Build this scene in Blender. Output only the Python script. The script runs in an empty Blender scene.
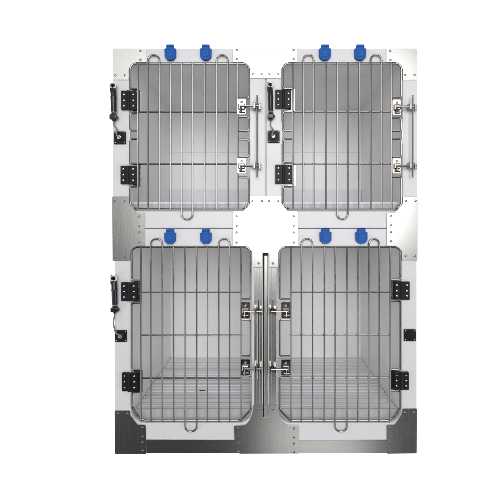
import bpy, math, random
from mathutils import Vector, Matrix
random.seed(4)
scene = bpy.context.scene
COL = scene.collection
S = 0.004                      # one photo pixel on the cabinet front is 4 mm
CX, BASE = 265.0, 453.0        # cabinet axis and foot line in those units

def W(x, y, d=0.0):            # front-plane coordinates + depth behind the front -> metres
    return Vector(((x - CX) * S, d * S, (BASE - y) * S))

# ------------------------------------------------------------------ materials
def new_mat(name):
    m = bpy.data.materials.new(name); m.use_nodes = True
    nt = m.node_tree
    return m, nt, nt.nodes['Principled BSDF']

def plain(name, col, rough=0.4, metal=0.0, var=0.0, scale=(6, 6, 6), bump=0.0, rvar=0.0, detail=4):
    m, nt, b = new_mat(name)
    b.inputs['Base Color'].default_value = (*col, 1)
    b.inputs['Roughness'].default_value = rough
    b.inputs['Metallic'].default_value = metal
    if var or bump or rvar:
        tc = nt.nodes.new('ShaderNodeTexCoord')
        mp = nt.nodes.new('ShaderNodeMapping'); mp.inputs['Scale'].default_value = scale
        nz = nt.nodes.new('ShaderNodeTexNoise'); nz.inputs['Scale'].default_value = 1.0
        nz.inputs['Detail'].default_value = detail
        nt.links.new(tc.outputs['Object'], mp.inputs['Vector'])
        nt.links.new(mp.outputs['Vector'], nz.inputs['Vector'])
        if var:
            mx = nt.nodes.new('ShaderNodeMix'); mx.data_type = 'RGBA'
            mx.inputs[6].default_value = (*[c * (1 - var) for c in col], 1)
            mx.inputs[7].default_value = (*[min(1, c * (1 + var)) for c in col], 1)
            nt.links.new(nz.outputs['Fac'], mx.inputs[0])
            nt.links.new(mx.outputs[2], b.inputs['Base Color'])
        if rvar:
            mr = nt.nodes.new('ShaderNodeMapRange')
            mr.inputs['From Min'].default_value = 0.3; mr.inputs['From Max'].default_value = 0.7
            mr.inputs['To Min'].default_value = rough - rvar; mr.inputs['To Max'].default_value = rough + rvar
            nt.links.new(nz.outputs['Fac'], mr.inputs['Value'])
            nt.links.new(mr.outputs['Result'], b.inputs['Roughness'])
        if bump:
            bp = nt.nodes.new('ShaderNodeBump'); bp.inputs['Strength'].default_value = bump
            bp.inputs['Distance'].default_value = 0.001
            nt.links.new(nz.outputs['Fac'], bp.inputs['Height'])
            nt.links.new(bp.outputs['Normal'], b.inputs['Normal'])
    return m

M_PANEL = plain('panel_white', (0.695, 0.695, 0.712), 0.32, var=0.03, scale=(5, 5, 9), rvar=0.06)
M_LINER = plain('liner_grey', (0.93, 0.93, 0.925), 0.4, var=0.03, scale=(4, 4, 4), rvar=0.08)
M_STEEL = plain('brushed_steel', (0.52, 0.515, 0.50), 0.27, 1.0, var=0.02, scale=(420, 420, 14), bump=0.004, rvar=0.018)
M_STEELH = plain('brushed_steel_level', (0.52, 0.515, 0.50), 0.27, 1.0, var=0.02, scale=(14, 420, 420), bump=0.004, rvar=0.018)
M_ALU = plain('satin_aluminium', (0.60, 0.595, 0.58), 0.30, 1.0, var=0.03, scale=(300, 300, 10))
M_WIRE = plain('wire_steel', (0.29, 0.275, 0.265), 0.2, 1.0, var=0.15, scale=(40, 40, 40), rvar=0.06)
M_LATCH = plain('latch_steel', (0.29, 0.27, 0.255), 0.2, 1.0, var=0.15, scale=(90, 90, 90), rvar=0.07)
M_RIVET = plain('rivet_steel', (0.30, 0.26, 0.25), 0.30, 1.0)
M_SCREW = plain('screw_steel', (0.75, 0.75, 0.76), 0.30, 1.0)
M_BLACK = plain('black_nylon', (0.012, 0.012, 0.014), 0.42, bump=0.1, scale=(300, 300, 300))
M_BLACK.node_tree.nodes['Principled BSDF'].inputs['Specular IOR Level'].default_value = 0.18
M_BLUE = plain('blue_plastic', (0.006, 0.095, 0.39), 0.5, var=0.18, scale=(90, 90, 90))
M_BLUE.node_tree.nodes['Principled BSDF'].inputs['Specular IOR Level'].default_value = 0.25
M_TRAY = plain('tray_white', (0.78, 0.80, 0.84), 0.4, var=0.03)
M_LIP = plain('tray_grey', (0.50, 0.50, 0.51), 0.4)
M_GAP = plain('tray_gap_shade', (0.06, 0.06, 0.065), 0.5)  # grey tray painted near black to deepen the shade between the slats
M_YEL = plain('yellow_band', (0.42, 0.25, 0.06), 0.45)
M_CORD = plain('cord_grey', (0.24, 0.18, 0.165), 0.5, var=0.4, scale=(400, 400, 400))
M_DARK = plain('shadow_gap', (0.05, 0.05, 0.05), 0.6)
M_TUBE = plain('dark_tube', (0.018, 0.02, 0.026), 0.22)
M_PALE = plain('pale_plastic', (0.75, 0.74, 0.72), 0.4)

def slat_mat():
    m, nt, b = new_mat('slat_white')
    tc = nt.nodes.new('ShaderNodeTexCoord')
    mp = nt.nodes.new('ShaderNodeMapping'); mp.inputs['Scale'].default_value = (0.3, 48, 1)
    nz = nt.nodes.new('ShaderNodeTexNoise'); nz.inputs['Scale'].default_value = 1; nz.inputs['Detail'].default_value = 3
    cr = nt.nodes.new('ShaderNodeValToRGB')
    cr.color_ramp.elements[0].position = 0.40; cr.color_ramp.elements[0].color = (0.58, 0.61, 0.67, 1)
    cr.color_ramp.elements[1].position = 0.55; cr.color_ramp.elements[1].color = (0.93, 0.94, 0.95, 1)
    nt.links.new(tc.outputs['Object'], mp.inputs['Vector']); nt.links.new(mp.outputs['Vector'], nz.inputs['Vector'])
    nt.links.new(nz.outputs['Fac'], cr.inputs['Fac']); nt.links.new(cr.outputs['Color'], b.inputs['Base Color'])
    b.inputs['Roughness'].default_value = 0.4
    return m
M_SLAT = slat_mat()

# ------------------------------------------------------------------ mesh helpers
def link(name, me, mat, parent=None, smooth=False):
    o = bpy.data.objects.new(name, me); COL.objects.link(o)
    if mat is not None:
        me.materials.clear(); me.materials.append(mat)
    if smooth:
        for p in me.polygons: p.use_smooth = True
    if parent is not None:
        o.parent = parent
        o.matrix_parent_inverse = Matrix.Translation(-parent_loc(parent))
    return o

def parent_loc(p):
    v = Vector((0, 0, 0))
    while p is not None:
        v += p.location + p.matrix_parent_inverse.translation
        p = p.parent
    return v

def empty(name, loc, parent=None):
    o = bpy.data.objects.new(name, None); COL.objects.link(o)
    o.empty_display_size = 0.02
    o.location = loc
    if parent is not None:
        o.parent = parent; o.matrix_parent_inverse = Matrix.Translation(-parent_loc(parent))
    return o

def fillet(pts, closed=True, seg=6):
    """pts: (x, y[, r]) or 3-D (x, y, d, r) -> points with rounded corners."""
    n = len(pts); out = []
    P = []
    for p in pts:
        if len(p) == 2: P.append((Vector((p[0], p[1], 0)), 0))
        elif len(p) == 3: P.append((Vector((p[0], p[1], 0)), p[2]))
        else: P.append((Vector(p[:3]), p[3]))
    for i, (c, r) in enumerate(P):
        if r <= 0 or (not closed and i in (0, n - 1)):
            out.append(c); continue
        a = P[(i - 1) % n][0] - c; b = P[(i + 1) % n][0] - c
        la, lb = a.length, b.length
        a.normalize(); b.normalize()
        ang = a.angle(b)
        if abs(ang - math.pi) < 1e-3: out.append(c); continue
        t = min(r / math.tan(ang / 2), la * 0.499, lb * 0.499)
        rr = t * math.tan(ang / 2)
        cen = c + (a + b).normalized() * (rr / math.sin(ang / 2))
        s = c + a * t - cen; e = c + b * t - cen
        tot = s.angle(e)
        for k in range(seg + 1):
            f = k / seg
            if tot < 1e-6: out.append(cen + s); break
            v = (s * math.sin((1 - f) * tot) + e * math.sin(f * tot)) / math.sin(tot)
            out.append(cen + v)
    return out

def curve_mesh(cu):
    o = bpy.data.objects.new('tmp', cu); COL.objects.link(o)
    dg = bpy.context.evaluated_depsgraph_get()
    me = bpy.data.meshes.new_from_object(o.evaluated_get(dg))
    bpy.data.objects.remove(o); bpy.data.curves.remove(cu)
    return me

def plate_mesh(outlines, d_front, thick, bevel=0.12, seg=6):
    """flat plate from closed outlines (first outer, others holes); d_front = depth of its face."""
    cu = bpy.data.curves.new('plate', 'CURVE'); cu.dimensions = '2D'; cu.fill_mode = 'BOTH'
    for ol in outlines:
        pts = fillet(ol, True, seg)
        sp = cu.splines.new('POLY'); sp.points.add(len(pts) - 1); sp.use_cyclic_u = True
        for q, p in zip(sp.points, pts):
            q.co = ((p.x - CX) * S, (BASE - p.y) * S, 0, 1)
    bv = min(bevel, thick * 0.45) * S
    cu.extrude = thick * S / 2 - bv
    cu.bevel_depth = bv; cu.bevel_resolution = 1; cu.offset = -bv
    me = curve_mesh(cu)
    dm = (d_front + thick / 2) * S
    for v in me.vertices:
        x, y, z = v.co
        v.co = (x, dm - z, y)
    return me

def tube_mesh(paths, r, seg=6, res=3):
    cu = bpy.data.curves.new('tube', 'CURVE'); cu.dimensions = '3D'
    for path, closed in paths:
        pts = fillet(path, closed, seg)
        sp = cu.splines.new('POLY'); sp.points.add(len(pts) - 1); sp.use_cyclic_u = closed
        for q, p in zip(sp.points, pts):
            q.co = (*W(p.x, p.y, p.z), 1)
    cu.bevel_depth = r * S; cu.bevel_resolution = res; cu.use_fill_caps = True
    me = curve_mesh(cu)
    for p in me.polygons: p.use_smooth = True
    return me

class MB:
    def __init__(s): s.v = []; s.f = []
    def box(s, x0, x1, y0, y1, d0, d1):
        b = len(s.v)
        for d in (d0, d1):
            for (x, y) in ((x0, y0), (x1, y0), (x1, y1), (x0, y1)):
                s.v.append(W(x, y, d))
        for f in ((0, 1, 2, 3), (7, 6, 5, 4), (0, 4, 5, 1), (1, 5, 6, 2), (2, 6, 7, 3), (3, 7, 4, 0)):
            s.f.append([b + i for i in f])
        return s
    def cyl(s, p0, p1, r, n=14, r1=None):
        p0 = W(*p0); p1 = W(*p1); r1 = r if r1 is None else r1
        ax = (p1 - p0).normalized()
        u = ax.orthogonal().normalized(); w = ax.cross(u)
        b = len(s.v)
        for (p, rr) in ((p0, r), (p1, r1)):
            for k in range(n):
                a = 2 * math.pi * k / n
                s.v.append(p + (u * math.cos(a) + w * math.sin(a)) * rr * S)
        for k in range(n):
            s.f.append([b + k, b + (k + 1) % n, b + n + (k + 1) % n, b + n + k])
        s.f.append([b + k for k in reversed(range(n))]); s.f.append([b + n + k for k in range(n)])
        return s
    def mesh(s, name='m'):
        me = bpy.data.meshes.new(name); me.from_pydata([tuple(v) for v in s.v], [], s.f); me.update()
        import bmesh
        bm = bmesh.new(); bm.from_mesh(me); bmesh.ops.recalc_face_normals(bm, faces=bm.faces[:]); bm.to_mesh(me); bm.free()
        return me

def bevel(o, w=0.3, seg=2):
    md = o.modifiers.new('bevel', 'BEVEL'); md.width = w * S; md.segments = seg; md.limit_method = 'ANGLE'
    md.angle_limit = math.radians(50)
    return o

def dome_mesh(r, h, n=14, rings=4):
    v = []; f = []
    for i in range(rings):
        a = (i / rings) * math.pi / 2
        for k in range(n):
            t = 2 * math.pi * k / n
            v.append((r * S * math.cos(a) * math.cos(t), -h * S * math.sin(a), r * S * math.cos(a) * math.sin(t)))
    v.append((0, -h * S, 0))
    for i in range(rings - 1):
        for k in range(n):
            f.append((i * n + k, i * n + (k + 1) % n, (i + 1) * n + (k + 1) % n, (i + 1) * n + k))
    for k in range(n):
        f.append(((rings - 1) * n + k, (rings - 1) * n + (k + 1) % n, rings * n))
    f.append(tuple(reversed(range(n))))
    me = bpy.data.meshes.new('dome'); me.from_pydata(v, [], f); me.update()
    import bmesh
    bm = bmesh.new(); bm.from_mesh(me); bmesh.ops.recalc_face_normals(bm, faces=bm.faces[:]); bm.to_mesh(me); bm.free()
    for p in me.polygons: p.use_smooth = len(p.vertices) < 5
    return me

ME_RIVET = dome_mesh(1.15, 0.55); ME_RIVET.materials.append(M_RIVET)
ME_SCREW = dome_mesh(0.95, 0.35); ME_SCREW.materials.append(M_SCREW)
ME_TINY = dome_mesh(0.55, 0.25); ME_TINY.materials.append(M_SCREW)

def stud(name, me, x, y, d, parent):
    o = bpy.data.objects.new(name, me); COL.objects.link(o)
    o.location = W(x, y, d)
    o.parent = parent; o.matrix_parent_inverse = Matrix.Translation(-parent_loc(parent))
    return o

def tag(o, label, cat=None, group=None):
    o['label'] = label
    if cat: o['category'] = cat
    if group: o['group'] = group

# ------------------------------------------------------------------ the cage bank
bank = empty('cage_bank', W(CX, BASE, 80))
tag(bank, 'white and stainless steel bank of four wire-door pet cages, two over two', 'pet cage')

DEPTH = 172.0
PT = 5.0                       # thickness of the front panels

# carcass
def boxpart(name, mat, *b, bv=0.4):
    mb = MB()
    for q in b: mb.box(*q)
    return bevel(link(name, mb.mesh(name), mat, bank), bv)
boxpart('side_panel', M_PANEL, (113.3, 117.3, 50, 452.6, PT + .2, DEPTH))
boxpart('side_panel', M_PANEL, (412.7, 416.7, 50, 452.6, PT + .2, DEPTH))
boxpart('top_panel', M_PANEL, (117.4, 412.6, 50, 54, PT + .2, DEPTH))
boxpart('base_panel', M_STEELH, (117.4, 412.6, 440, 452.6, PT + .2, DEPTH))
boxpart('back_panel', M_PANEL, (113.3, 416.7, 50, 452.6, DEPTH + .2, DEPTH + 3))
boxpart('divider', M_DARK, (117.5, 412.5, 226.5, 229.5, PT + .4, DEPTH - .2))
boxpart('divider', M_DARK, (263.8, 267.2, 54.2, 226.3, PT + .4, DEPTH - .2), (262.8, 268.2, 229.7, 439.8, PT + .4, DEPTH - .2))

def opening(x0, x1, y0, y1, rt, rb):
    return [(x0, y0, rt), (x1, y0, rt), (x1, y1, rb), (x0, y1, rb)]

CELLS = {
    'ul': dict(panel=(113, 264.9, 49, 227.8), hole=(129.2, 250.2, 62.6, 211.4, 7, 9)),
    'ur': dict(panel=(266.3, 417, 49, 227.8), hole=(281.2, 402.6, 62.6, 211.4, 7, 9)),
    'll': dict(panel=(114.6, 262.9, 228.4, 452.8), hole=(130.8, 252.0, 246, 423, 7, 13)),
    'lr': dict(panel=(267.9, 416.4, 228.4, 452.8), hole=(277.6, 401.6, 246, 423, 7, 13)),
}
for k, c in CELLS.items():
    x0, x1, y0, y1 = c['panel']; hx0, hx1, hy0, hy1, rt, rb = c['hole']
    lower = k[0] == 'l'
    me = plate_mesh([[(x0, y0, 1.2), (x1, y0, .4), (x1, y1, .4), (x0, y1, .4)] if k == 'ul' else
                     [(x0, y0, .5), (x1, y0, .5), (x1, y1, .5), (x0, y1, .5)],
                     opening(hx0, hx1, hy0, hy1, rt, rb)], 0, PT, 0.35, 8)
    link('front_panel', me, M_PANEL, bank)
    # liner: open-fronted box
    d0, d1 = PT + .1, 167.0
    t = 0.9
    yb = 415.5 if lower else hy1
    mb = MB()
    mb.box(hx0 - t, hx0, hy0 - t, hy1 + t, d0, d1)
    mb.box(hx1, hx1 + t, hy0 - t, hy1 + t, d0, d1)
    mb.box(hx0 + .01, hx1 - .01, hy0 - t, hy0, d0, d1)
    mb.box(hx0 + .01, hx1 - .01, hy1, hy1 + t, d0, d1)
    mb.box(hx0 - t, hx1 + t, hy0 - t, hy1 + t, d1 + .02, d1 + 1.2)
    lin = link('compartment', mb.mesh(), M_LINER, bank)
    if not lower:
        # folded bead round the walls and the tray that stands on the floor
        bd = MB()
        bd.box(hx0 + .6, hx1 - .6, 121.6, 122.9, d1 - 1.0, d1 - .01)
        link('wall_bead', bd.mesh(), M_LINER, lin)
        link('wall_bead', tube_mesh([([(hx0 + .2, 144, 8), (hx0 + .2, 122.2, d1 - .6)], False)], 0.6), M_LINER, lin)
        link('wall_bead', tube_mesh([([(hx1 - .2, 144, 8), (hx1 - .2, 122.2, d1 - .6)], False)], 0.6), M_LINER, lin)
        tr = MB()
        tr.box(hx0 + .8, hx1 - .8, hy1 - 2.2, hy1 - .1, 10.1, d1 - 2)
        tr.box(hx0 + .8, hx1 - .8, 176, hy1 - .1, d1 - 1.9, d1 - .4)
        tray = link('floor_tray', tr.mesh(), M_TRAY, bank)
        lp = MB(); lp.box(hx0 + .5, hx1 - .5, 203.6, hy1 - .1, 8, 10)
        bevel(link('tray_lip', lp.mesh(), M_LIP, tray), .4)
        lq = MB(); lq.box(hx0 + .5, hx1 - .5, 201.4, 203.4, 8.6, 10)
        bevel(link('tray_rim', lq.mesh(), M_TRAY, tray), .4)
    else:
        fl = MB()
        pitch = 8.4; dd = 12.0
        zs = 414.6
        while dd < d1 - 2:
            g = random.uniform(1.5, 2.3); m = random.uniform(.42, .58) * pitch
            h = zs + random.uniform(-.2, .2)
            fl.box(hx0 + .6, hx1 - .6, h, zs + 2.2, dd, min(dd + m, d1 - .6))
            if dd + m + .5 < d1 - 1.2:
                fl.box(hx0 + .6, hx1 - .6, h + random.uniform(.25, .7), zs + 2.2, dd + m + random.uniform(.5, 1.0), min(dd + pitch - g, d1 - .6))
            dd += pitch
        floor = bevel(link('slatted_floor', fl.mesh(), M_SLAT, bank), .10)
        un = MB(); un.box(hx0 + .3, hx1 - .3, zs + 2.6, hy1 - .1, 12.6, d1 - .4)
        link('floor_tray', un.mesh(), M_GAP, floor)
        lp = MB(); lp.box(hx0 + .5, hx1 - .5, 413.4, hy1 - .1, 8.4, 11.4)
        bevel(link('tray_lip', lp.mesh(), M_LIP, floor), .5)
        if k == 'll':
            dm = MB(); dm.box(190, 196.5, zs - .6, zs - .4, 53.4, 55.6)
            link('drain_slot', dm.mesh(), M_DARK, floor)

# ------------------------------------------------------------------ stainless plates with rivets
def steel_plate(name, outline, rivets, mat=M_STEEL, d=-0.9, th=0.6, label=None):
    o = link(name, plate_mesh([outline], d, th, 0.15, 6), mat, bank)
    if label: o['label'] = label
    for x, y in rivets: stud('rivet', ME_RIVET, x, y, d, o)
    return o

rail = link('base_rail', plate_mesh([[(115.2, 439.4, .3), (416, 439.4, .3), (416, 453, .6), (115.2, 453, .6)]], -0.25, .23, .1), M_STEELH, bank)
fold = link('fold', tube_mesh([([(116, 440.0, -.15), (415.4, 440.0, -.15)], False)], 0.45), M_STEELH, rail)

steel_plate('corner_plate', [(113, 49, 2), (146, 49, 1), (146, 62.6, .5), (136, 62.6, 5), (129.2, 69, 3), (129.2, 80, .6), (113, 80, .8)],
            [(140.6, 51.2), (140.6, 60), (115.8, 75.7), (125, 75.6)])
steel_plate('corner_plate', [(386, 49, 1), (417.3, 49, 2.4), (417.3, 80, .8), (402.6, 80, .6), (402.6, 69, 3), (396, 62.6, 5), (386, 62.6, .5)],
            [(389.8, 51.2), (390, 60.2), (405, 75.2), (414, 75.2)])
steel_plate('joining_plate', [(233, 49, .8), (297, 49, .8), (297, 62.6, .5), (288, 62.6, 5), (281.2, 69, 3), (281.2, 78.6, .6), (250.2, 78.6, .6), (250.2, 69, 3), (243.4, 62.6, 5), (233, 62.6, .5)],
            [(236.8, 50.6), (236.8, 59.2), (252.8, 74), (261.6, 74), (269.2, 74), (278.4, 74), (293.7, 50.4), (293.7, 59.3)])
steel_plate('edge_plate', [(112.4, 196.6, 1.2), (129.2, 196.6, 1.2), (129.2, 203.5, 3), (137, 213, 4), (144.8, 213, 1.2), (144.8, 245.6, .8), (137.5, 245.6, 4), (130.8, 251, 3), (130.8, 260.8, .8), (112.9, 260.8, 1)],
            [(115.2, 201.2), (125.2, 201.2), (139.6, 216.6), (139.6, 225.7), (139.6, 232.5), (139.6, 242), (115.8, 256.6), (125, 256.6)],
            label='grey brushed steel plate on the left edge')
steel_plate('edge_plate', [(417.6, 196.6, 1.2), (402.6, 196.6, 1.2), (402.6, 203.5, 3), (395, 213, 4), (386.4, 213, 1.2), (386.4, 245.6, .8), (394.5, 245.6, 4), (401.6, 251, 3), (401.6, 260.8, .8), (417.4, 260.8, 1)],
            [(405.6, 200.8), (415, 200.8), (390.6, 215.7), (390.6, 225.2), (390.6, 232), (390.6, 241.2), (405.2, 255.8), (414.4, 255.8)],
            label='bright steel plate on the right edge')
steel_plate('joining_plate', [(250.2, 196.4, .6), (281.2, 196.4, .6), (281.2, 203, 3), (287.5, 211.6, 4), (298, 211.6, 1), (298, 245.8, 1), (285, 245.8, 4), (278.4, 252, 3), (278.4, 267, .8),
                              (269, 267, .6), (269, 253, .6), (262.2, 253, .6), (262.2, 267, .6), (252.4, 267, .8), (252.4, 252, 3), (246, 245.8, 4), (233, 245.8, 1), (233, 211.6, 1), (243, 211.6, 4), (250.2, 203, 3)],
            [(252.6, 201.2), (262, 201.2), (268.8, 201.2), (278.4, 201.2), (236.7, 216.3), (236.7, 225.5), (236.7, 232.6), (236.7, 242.4),
             (293.8, 216.3), (293.8, 225.5), (293.8, 232.6), (293.8, 242.4), (258.6, 263.2), (273, 263.2)])
steel_plate('corner_plate', [(114.9, 410, 1), (130.4, 410, 1), (130.9, 414.5, 1), (133.6, 418.5, 1), (137.8, 423.8, 3), (145.8, 424.6, 1.4), (146.8, 453.4, .8), (115.1, 453.4, 1.2)],
            [(118.2, 413), (128, 413), (142.6, 427.2), (142.6, 435.8), (142.6, 442), (142.7, 450.4)], label='dark steel plate at the lower left corner')
steel_plate('corner_plate', [(416.5, 408, 1), (402.4, 408, 1), (401.2, 414, 1.5), (398, 419.6, 2), (394, 423.8, 3), (386.2, 424.6, 1.4), (386.6, 453.2, .8), (416.2, 452.8, 1.2)],
            [(404.3, 412), (413.4, 411.8), (389, 427), (389, 435.7), (389, 442.2), (388.8, 450.2)], label='dark steel plate at the lower right corner')
steel_plate('joining_plate', [(253.6, 404.4, .8), (263, 404.4, .5), (263, 417, .5), (268.2, 417, .5), (268.2, 404.4, .5), (277.4, 404.4, .8), (278.6, 413, 3), (282.6, 421, 4), (287, 424.6, 3), (298.6, 424.8, 1.6), (298.9, 440.2, .3), (298.9, 453, .6),
                              (239.6, 453.2, .6), (234.6, 440, .3), (234, 425.4, 1.6), (246, 424.2, 3), (250, 419, 4), (252.4, 412, 3)],
            [(258.6, 408.6), (273, 408.6), (237.8, 428), (237.8, 436.8), (238.4, 443), (238.6, 451.2), (294, 428), (294, 437), (294, 443), (294, 451.4)])
jp = [o for o in bank.children if o.name.startswith('joining_plate')][-1]
link('fold', tube_mesh([([(235.4, 440.0, -.8), (298.4, 440.0, -.8)], False)], 0.45), M_STEELH, jp)
# central uprights between the two lower doors
for (a, b) in ((254.2, 262.2), (268.8, 276.8)):
    up = MB(); up.box(a, b, 267.4, 404.2, -.9, -.2); up.box(a + 2.6, b - 2.6, 267.5, 404.1, -1.5, -.95)
    bevel(link('upright', up.mesh(), M_STEEL, bank), .25)
cs = MB(); cs.box(264.2, 267.4, 255.6, 416.2, -1.7, -.1)
strip = bevel(link('centre_strip', cs.mesh(), M_ALU, bank), .25)
cp = MB(); cp.box(263.6, 268, 253.4, 255.5, -2.0, -.05)
bevel(link('end_cap', cp.mesh(), M_BLACK, strip), .4)
# cover strip over the joint between the two upper cages
ss = MB(); ss.box(264.95, 266.25, 79, 196, .9, PT)
link('joint_strip', ss.mesh(), M_LIP, bank)

# ------------------------------------------------------------------ doors
RF, RB, RC = 0.98, 0.82, 0.80
DF, DB = -0.9, -2.45            # depth of frame wire and of the upright bars
def door(bars, xl, xr, yt, yb, left_cuts, right_cuts, cross, loop_t, loop_b, rt=6, bottom=None):
    """left_cuts/right_cuts: list of (y_in, y_out) gaps in the outer wire; the wire turns in to the end bar."""
    b0, b9 = bars[0], bars[-1]
    dr = None
    paths = []
    top = [(b0, left_cuts[0][0], DF, 0), (xl, left_cuts[0][0], DF, 2.2), (xl, yt, DF, rt), (xr, yt, DF, rt), (xr, right_cuts[0][0], DF, 2.2), (b9, right_cuts[0][0], DF, 0)]
    paths.append((top, False))
    for cuts, x, b in ((left_cuts, xl, b0), (right_cuts, xr, b9)):
        for (u, v) in zip(cuts[:-1], cuts[1:]):
            paths.append(([(b, u[1], DF, 0), (x, u[1], DF, 2.4), (x, v[0], DF, 2.4), (b, v[0], DF, 0)], False))
    ly, ry = left_cuts[-1][1], right_cuts[-1][1]
    if bottom:
        (lx, ly2), (rx, ry2) = bottom
        bot = [(b0, ly, DF, 0), (xl, ly, DF, 2.2), (xl, ly2, DF, 10), (lx, yb, DF, 10), (rx, yb, DF, 8), (xr, ry2, DF, 8), (xr, ry, DF, 2.2), (b9, ry, DF, 0)]
    else:
        bot = [(b0, ly, DF, 0), (xl, ly, DF, 2.2), (xl, yb, DF, 7), (xr, yb, DF, 7), (xr, ry, DF, 2.2), (b9, ry, DF, 0)]
    paths.append((bot, False))
    dr = link('cage_door', tube_mesh(paths, RF, 6, 3), M_WIRE, bank)
    ja = lambda: random.uniform(-.25, .25)
    def bar(x): return tube_mesh([([(x + ja(), yt - .6, DB, 0), (x + ja(), (yt * .6 + yb * .4), DB, 60), (x + ja(), yb + .6, DB, 0)], False)], RB)
    for i in (0, 3, 6, 9):
        link('bar', bar(bars[i]), M_WIRE, dr)
    for (i, j) in ((1, 2), (7, 8)):
        p = [(bars[i], yb + .6, DB, 0), (bars[i], loop_t, DB, 5), (bars[j], loop_t, DB, 5), (bars[j], yb + .6, DB, 0)]
        link('looped_bar', tube_mesh([(p, False)], RB, 8), M_WIRE, dr)
    p = [(bars[4], yt - .6, DB, 0), (bars[4], loop_b, DB, 5), (bars[5], loop_b, DB, 5), (bars[5], yt - .6, DB, 0)]
    link('looped_bar', tube_mesh([(p, False)], RB, 8), M_WIRE, dr)
    for y in cross:
        me = tube_mesh([([(xl + (b0 - xl) * .9, y, DF, 0), (xr - (xr - b9) * .9, y, DF, 0)], False)], RC)
        import bmesh
        bm = bmesh.new(); bm.from_mesh(me)
        for bx in bars:                                    # weld beads where the upright bars cross
            mt = Matrix.Translation(W(bx, y, (DF + DB) / 2)) @ Matrix.Diagonal((random.uniform(1.1, 1.5), .8, random.uniform(.9, 1.3), 1))
            bmesh.ops.create_uvsphere(bm, u_segments=8, v_segments=6, radius=1.0 * S, matrix=mt)
        for f in bm.faces: f.smooth = True
        bm.to_mesh(me); bm.free()
        link('cross_bar', me, M_WIRE, dr)
    return dr

d_ul = door([138.6, 148.9, 160, 171.2, 182, 193, 205, 216.8, 227.8, 238], 130.6, 248.8, 64.2, 208.6,
            [(89.6, 113.6), (131, 139.2), (163.6, 187)], [(98.5, 117), (131.2, 139.6), (157, 177.5)], (112.4, 164), 56, 219.4)
d_ur = door([293, 303, 313.6, 325.4, 337, 347.3, 358.8, 370, 381, 390.6], 282.8, 401.2, 64, 208.6,
            [(89.2, 112), (131, 139.2), (163.2, 187)], [(98.5, 118.4), (131.2, 139.2), (157, 177)], (112.2, 163.8), 55.6, 219)
d_ll = door([141.5, 151.6, 162.8, 174.1, 185.5, 197.1, 207.8, 219, 230, 241.2], 132.2, 250.4, 246.8, 420.2,
            [(280.4, 302.6), (369.4, 391.6)], [(299, 319.4), (356, 375)], (292, 335.2, 377.8), 238.8, 430, 6, ((142, 406), (240.6, 409)))
d_lr = door([290.4, 301.2, 312.4, 323.8, 335, 346.3, 357.3, 368.2, 378.7, 389.3], 279.6, 400.2, 246.8, 420.2,
            [(299, 319.4), (356, 377)], [(279.4, 300.6), (369, 390)], (292, 334.6, 377.2), 238.8, 430, 6, ((290, 409), (389.5, 407)))

d_lr['label'] = 'wire door hinged on its right side'

# ------------------------------------------------------------------ hinges (block, barrel, screws, welded tab)
def hinge(x, y, w, h, tab_side, name='hinge'):
    xm = x + w / 2
    mb = MB()
    mb.box(x, xm - .3, y, y + h, -3.2, -.05)
    mb.box(xm + .3, x + w, y + .3, y + h + .3, -3.2, -.05)
    mb.cyl((xm, y + .1, -3.0), (xm, y + h + .2, -3.0), 1.5)
    o = bevel(link(name, mb.mesh(), M_BLACK, bank), .35)
    for sx in (x + w * .18, x + w * .82):
        for t in (.2, .5, .8):
            stud('screw', ME_SCREW, sx, y + h * t, -3.2, o)
    tb = MB()
    if tab_side > 0: tb.box(x + w - 4, x + w + 4.2, y - 1.8, y + h + 2.2, -.02, .5)
    else: tb.box(x - 4.2, x + 4, y - 1.8, y + h + 2.2, -.02, .5)
    bevel(link('door_tab', tb.mesh(), M_LATCH, o), .15)
    return o
hinge(122, 91.6, 15, 19, 1); hinge(121.4, 165.8, 15.4, 18.4, 1)
hinge(275.4, 90.6, 15.6, 18.6, 1); hinge(275.4, 164.8, 16.4, 19, 1)
hinge(122, 281.8, 15.6, 18.6, 1); hinge(122.8, 371.6, 15.4, 18.4, 1)
hinge(393.4, 281, 15.2, 18, -1); hinge(393, 370.8, 14.8, 17.4, -1)

# ------------------------------------------------------------------ slide latches
def latch(px, y, bx, side, bright=False):
    """px: centre of the plate on the door, bx: centre of the keeper on the cabinet, side +1 keeper to the right."""
    o = link('latch', plate_mesh([[(px - 4.6, y - 8, 1.6), (px + 4.6, y - 8, 1.6), (px + 4.6, y + 8, 1.6), (px - 4.6, y + 8, 1.6)],
                                  [(px - 1, y - 5.6, .9), (px + 1, y - 5.6, .9), (px + 1, y - 3.6, .9), (px - 1, y - 3.6, .9)]], -3.6, .6, .2), M_LATCH, bank)
    hs = MB()
    hs.box(px - 3.2, px + 3.2, y - 2.2, y + 3.4, -5.8, -3.65)
    hs.box(px - 2.4, px + 3.6, y + 4.4, y + 6.4, -5.0, -3.65)
    bevel(link('guide', hs.mesh(), M_LATCH, o), .7)
    bo = MB()
    xe = bx + 4 * side
    bo.cyl((px - 1.5 * side, y + .4, -6.4), (xe, y + .4, -6.4), 0.95)
    bo.cyl((px - .5 * side, y + .4, -6.2), (px - .5 * side, y + 5.6, -7.2), 0.85)
    link('bolt', bo.mesh(), M_LATCH, o, False)
    bevel(o.children[-1], .2)
    kp = MB()
    kp.box(bx - 3.8, bx - 1.3, y - 3.4, y + 3.4, -7.6, -.95)
    kp.box(bx + 1.3, bx + 3.8, y - 2.6, y + 4, -7.2, -.95)
    kp.box(bx - 1.25, bx + 1.25, y - 2.4, y + 2.6, -4.8, -.95)
    bevel(link('keeper', kp.mesh(), M_LATCH, o), .5)
    return o
def latch_rod(x, y0, y1, d=-3.6):
    mb = MB(); mb.cyl((x, y0, d), (x, y1, d), .75)
    return bevel(link('latch_rod', mb.mesh(), M_WIRE, bank), .2)
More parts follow.
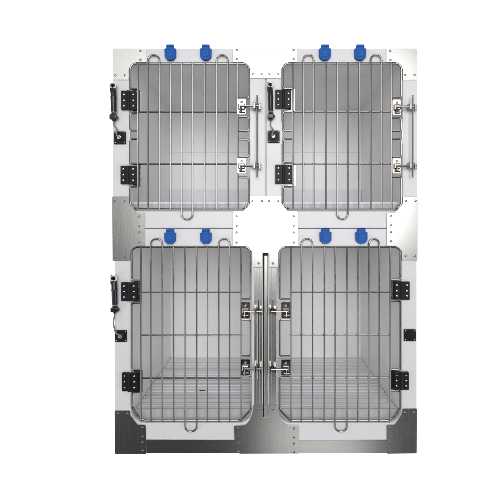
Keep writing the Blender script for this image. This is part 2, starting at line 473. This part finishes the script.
for (px, ys, bx, side) in ((241.8, (107.6, 166.2), 257.2, 1), (395.6, (108.2, 166.2), 410.6, 1),
                           (245.4, (309.4, 366), 258.2, 1), (285.6, (309.4, 366.4), 272.6, -1)):
    for y in ys: latch(px, y, bx, side)
    yy = (97, 178) if ys[0] < 200 else (298.5, 377)
    latch_rod(bx, *yy, d=-5.6)

# ------------------------------------------------------------------ black sockets
SOCK = [(114.4, 131.8, 12, 12.4), (267.4, 130.9, 12.2, 12), (115.6, 329.8, 11.8, 11.8), (403.6, 328.9, 11.6, 12)]
for (x, y, w, h) in SOCK:
    o = link('socket', plate_mesh([[(x, y, .8), (x + w, y, .8), (x + w, y + h, .8), (x, y + h, .8)]], -1.6, 1.5, .25), M_BLACK, bank)
    for sx in (x + 1.3, x + w - 1.3):
        for sy in (y + 1.4, y + h - 1.4):
            stud('screw', ME_TINY, sx, sy, -1.6, o)
    fc = MB()
    fc.cyl((x + w / 2, y + h / 2, -1.55), (x + w / 2, y + h / 2, -2.3), 3.4, 20)
    bevel(link('socket_rim', fc.mesh(), M_BLACK, o), .3)

# ------------------------------------------------------------------ blue clips hanging over each doorway
ML = MB()
def clip_outline(cx, y):
    return [(cx - 3.8, y, .7), (cx + 3.8, y, .7), (cx + 4.0, y + 3.6, .5), (cx + 5.8, y + 4, .7), (cx + 5.6, y + 12, 2.6), (cx + 2.6, y + 15, 2),
            (cx - 2.6, y + 15, 2), (cx - 5.6, y + 12, 2.6), (cx - 5.8, y + 4, .7), (cx - 4.0, y + 3.6, .5)]
def make_clip():
    root = empty('blue_clip', W(CX, 0, 0))
    b = link('clip_body', plate_mesh([clip_outline(CX, 0)], -3.4, 3.3, .5), M_BLUE, root)
    return_parts = [b]
    r = plate_mesh([[(CX - 3.4, 5.2, 1), (CX + 3.4, 5.2, 1), (CX + 3.2, 12.4, 1.6), (CX - 3.2, 12.4, 1.6)]], -4.0, .55, .25)
    link('raised_face', r, M_BLUE, root)
    t = MB(); t.box(CX - 3.3, CX + 3.3, .5, 2.6, -4.2, -3.45)
    bevel(link('clip_lip', t.mesh(), M_BLUE, root), .3)
    s = MB(); s.box(CX - .7, CX + .7, 15.0, 15.9, -1.5, -.1)
    bevel(link('clip_pin', s.mesh(), M_WIRE, root), .1)
    return root
clip0 = make_clip()
CL = [(170.6, 46, 'left blue clip above the upper left cage door'), (206.3, 46, 'right blue clip above the upper left cage door'),
      (324.6, 46, 'left blue clip above the upper right cage door'), (359.8, 46, 'right blue clip above the upper right cage door'),
      (170.6, 228.9, 'left blue clip above the lower left cage door'), (206.2, 228.9, 'right blue clip above the lower left cage door'),
      (325, 228.4, 'left blue clip above the lower right cage door'), (360.8, 228.4, 'right blue clip above the lower right cage door')]
kids = list(clip0.children)
for i, (x, y, lab) in enumerate(CL):
    if i == 0: c = clip0
    else:
        c = clip0.copy(); COL.objects.link(c)
        for ch in kids:
            n = ch.copy(); COL.objects.link(n); n.parent = c
            n.matrix_parent_inverse = ch.matrix_parent_inverse.copy()
    c.location = W(x, y, -.12); c.rotation_euler = (0, math.radians(random.uniform(-1.6, 1.6)), 0)
    tag(c, lab, 'clip', 'blue plastic clips above the cage doors')

# ------------------------------------------------------------------ black connectors on their cords
def connector(x, y, tilt, tube_len, block_y, cord, label, ring=True):
    root = empty('connector_cord', W(x, y + tube_len, -3))
    tag(root, label, 'connector', 'black connectors hanging beside the cage doors')
    dx = tilt
    t = MB()
    t.cyl((x + dx, y + 6, -3.6), (x, y + tube_len, -3.6), 2.7, 18)
    t.cyl((x + dx * 1.05, y + 5.0, -3.6), (x + dx, y + 6.2, -3.6), 1.9, 18, 2.7)
    t.cyl((x + dx * .6, y + tube_len * .45, -3.6), (x + dx * .5, y + tube_len * .55, -3.6), 2.95, 18)
    b = bevel(link('connector_body', t.mesh(), M_TUBE, root, True), .3)
    h = MB(); h.box(x + dx * 1.2 - 2.9, x + dx * 1.2 - .6, y, y + 9, -5.6, -1)
    h.box(x + dx * 1.2 - .8, x + dx * 1.2 + 1.8, y + .6, y + 6, -3.4, -.95)
    bevel(link('hook', h.mesh(), M_BLACK, root), .7)
    link('ring', tube_mesh([([(x + dx * 1.2 - 2.4, y + .6, -5, 2.2), (x + dx * 1.2 + 2.8, y + .6, -5, 2.2), (x + dx * 1.2 + 2.8, y + 5.6, -5, 2.2), (x + dx * 1.2 - 2.4, y + 5.6, -5, 2.2)], True)], .7), M_PALE, root)
    yb = MB(); yb.cyl((x, y + tube_len + .1, -3.6), (x, y + tube_len + 1.0, -3.6), 2.2, 18)
    link('band', yb.mesh(), M_YEL, root)
    g = MB()
    g.cyl((x, y + tube_len + 1.1, -3.6), (x, y + tube_len + 2.6, -3.6), 2.3, 18, 2.7)
    g.box(x - 3.5, x + 3.1, y + tube_len + 2.7, y + tube_len + 7.6, -6.2, -1.2)
    g.box(x + 1.4, x + 4.2, y + tube_len + 3.6, y + tube_len + 6.4, -4.6, -2)
    g.cyl((x, y + tube_len + 7.6, -3.6), (x, y + tube_len + 9.4, -3.6), 2.3, 18, 1.3)
    bevel(link('grip', g.mesh(), M_TUBE, root), .8)
    link('cord', tube_mesh([(cord, False)], .72, 8), M_CORD, root)
    e = cord[-1]
    pl = MB(); pl.cyl((e[0], e[1], -2.35), (e[0], e[1], -4.6), 2.0, 16)
    bevel(link('plug', pl.mesh(), M_SCREW, root), .4)
    return root
connector(115.2, 84.4, -.4, 28.6, 0, [(115.2, 122, -3.6, 0), (115.6, 127, -4.4, 4), (119.5, 131, -5, 4), (117.8, 135.5, -5.4, 3), (122.6, 139.5, -5, 2), (120.4, 138, -4.2, 0)],
          'black connector hanging left of the upper left cage door')
connector(270.8, 83.4, -.6, 28.8, 0, [(270.8, 121.4, -3.6, 0), (270.2, 127, -4.4, 3), (273.8, 131.4, -5, 3), (271, 138.6, -5.4, 2), (275.4, 134.6, -5.2, 2), (273.5, 136.9, -4.2, 0)],
          'black connector hanging between the two upper cage doors')
connector(116.2, 274.6, -.7, 29, 0, [(116.2, 312.6, -3.6, 0), (114.8, 322, -4, 8), (117.2, 332.4, -4.4, 5), (123.4, 334.6, -5, 2), (121.5, 335.7, -4.2, 0)],
          'black connector hanging left of the lower left cage door')

# ------------------------------------------------------------------ world: white surround, dim studio in front
w = bpy.data.worlds.new('World'); scene.world = w; w.use_nodes = True
nt = w.node_tree; bg = nt.nodes['Background']
tc = nt.nodes.new('ShaderNodeTexCoord'); sx = nt.nodes.new('ShaderNodeSeparateXYZ')
mr = nt.nodes.new('ShaderNodeMapRange'); mr.inputs['From Min'].default_value = -0.10; mr.inputs['From Max'].default_value = 0.15
mx = nt.nodes.new('ShaderNodeMix'); mx.data_type = 'RGBA'
fz = nt.nodes.new('ShaderNodeMapRange'); fz.inputs['From Min'].default_value = -0.22; fz.inputs['From Max'].default_value = 0.05
fr = nt.nodes.new('ShaderNodeMix'); fr.data_type = 'RGBA'
fr.inputs[6].default_value = (0.03, 0.03, 0.029, 1); fr.inputs[7].default_value = (0.22, 0.22, 0.22, 1)
nt.links.new(sx.outputs['Z'], fz.inputs['Value']); nt.links.new(fz.outputs['Result'], fr.inputs[0]); nt.links.new(fr.outputs[2], mx.inputs[6])
mx.inputs[7].default_value = (1.02, 1.02, 1.02, 1)
nt.links.new(tc.outputs['Generated'], sx.inputs[0]); nt.links.new(sx.outputs['Y'], mr.inputs['Value'])
nt.links.new(mr.outputs['Result'], mx.inputs[0]); nt.links.new(mx.outputs[2], bg.inputs['Color'])
bg.inputs['Strength'].default_value = 1.0

def area_lamp(name, loc, target, sx_, sy_, power, col=(1, 1, 1)):
    l = bpy.data.lights.new(name, 'AREA'); l.shape = 'RECTANGLE'; l.size = sx_; l.size_y = sy_; l.energy = power; l.color = col
    o = bpy.data.objects.new(name, l); COL.objects.link(o); o.location = loc
    o.rotation_euler = (Vector(target) - Vector(loc)).to_track_quat('-Z', 'Y').to_euler()
    return o
area_lamp('key_softbox', (0.34, -4.2, 1.90), (0.34, 0.2, 1.35), 3.5, 2.8, 135)
area_lamp('side_softbox', (-1.9, -3.4, 2.9), (0.0, 0.1, 0.9), 1.2, 1.2, 5.6)
for sd in (-1, 1):
    area_lamp('added_low_fill', (sd * 3.6, -2.2, -0.9), (0.0, 0.1, 0.9), 1.8, 1.8, 30)  # added fill from below foot level, lifts the cage ceilings
area_lamp('added_floor_glow', (0.44, -1.8, -0.92), (0.10, 0, 0.1), 0.85, 0.5, 1.75)  # added lamp standing in for bright floor mirrored in rail and plates

# ------------------------------------------------------------------ camera
VX, VY, D = 265.0, 222.0, 390.0
cam = bpy.data.cameras.new('camera'); co = bpy.data.objects.new('camera', cam); COL.objects.link(co)
co.location = W(VX, VY, -D); co.rotation_euler = (math.radians(90), 0, 0)
cam.sensor_width = 36; cam.lens = 36 * D / 500
cam.shift_x = (250 - VX) / 500; cam.shift_y = (VY - 250) / 500
cam.clip_start = 0.05; cam.clip_end = 100
scene.camera = co
scene.view_settings.view_transform = 'Standard'; scene.view_settings.look = 'None'
scene.view_settings.exposure = 0.15; scene.view_settings.gamma = 1
scene.cycles.use_denoising = True
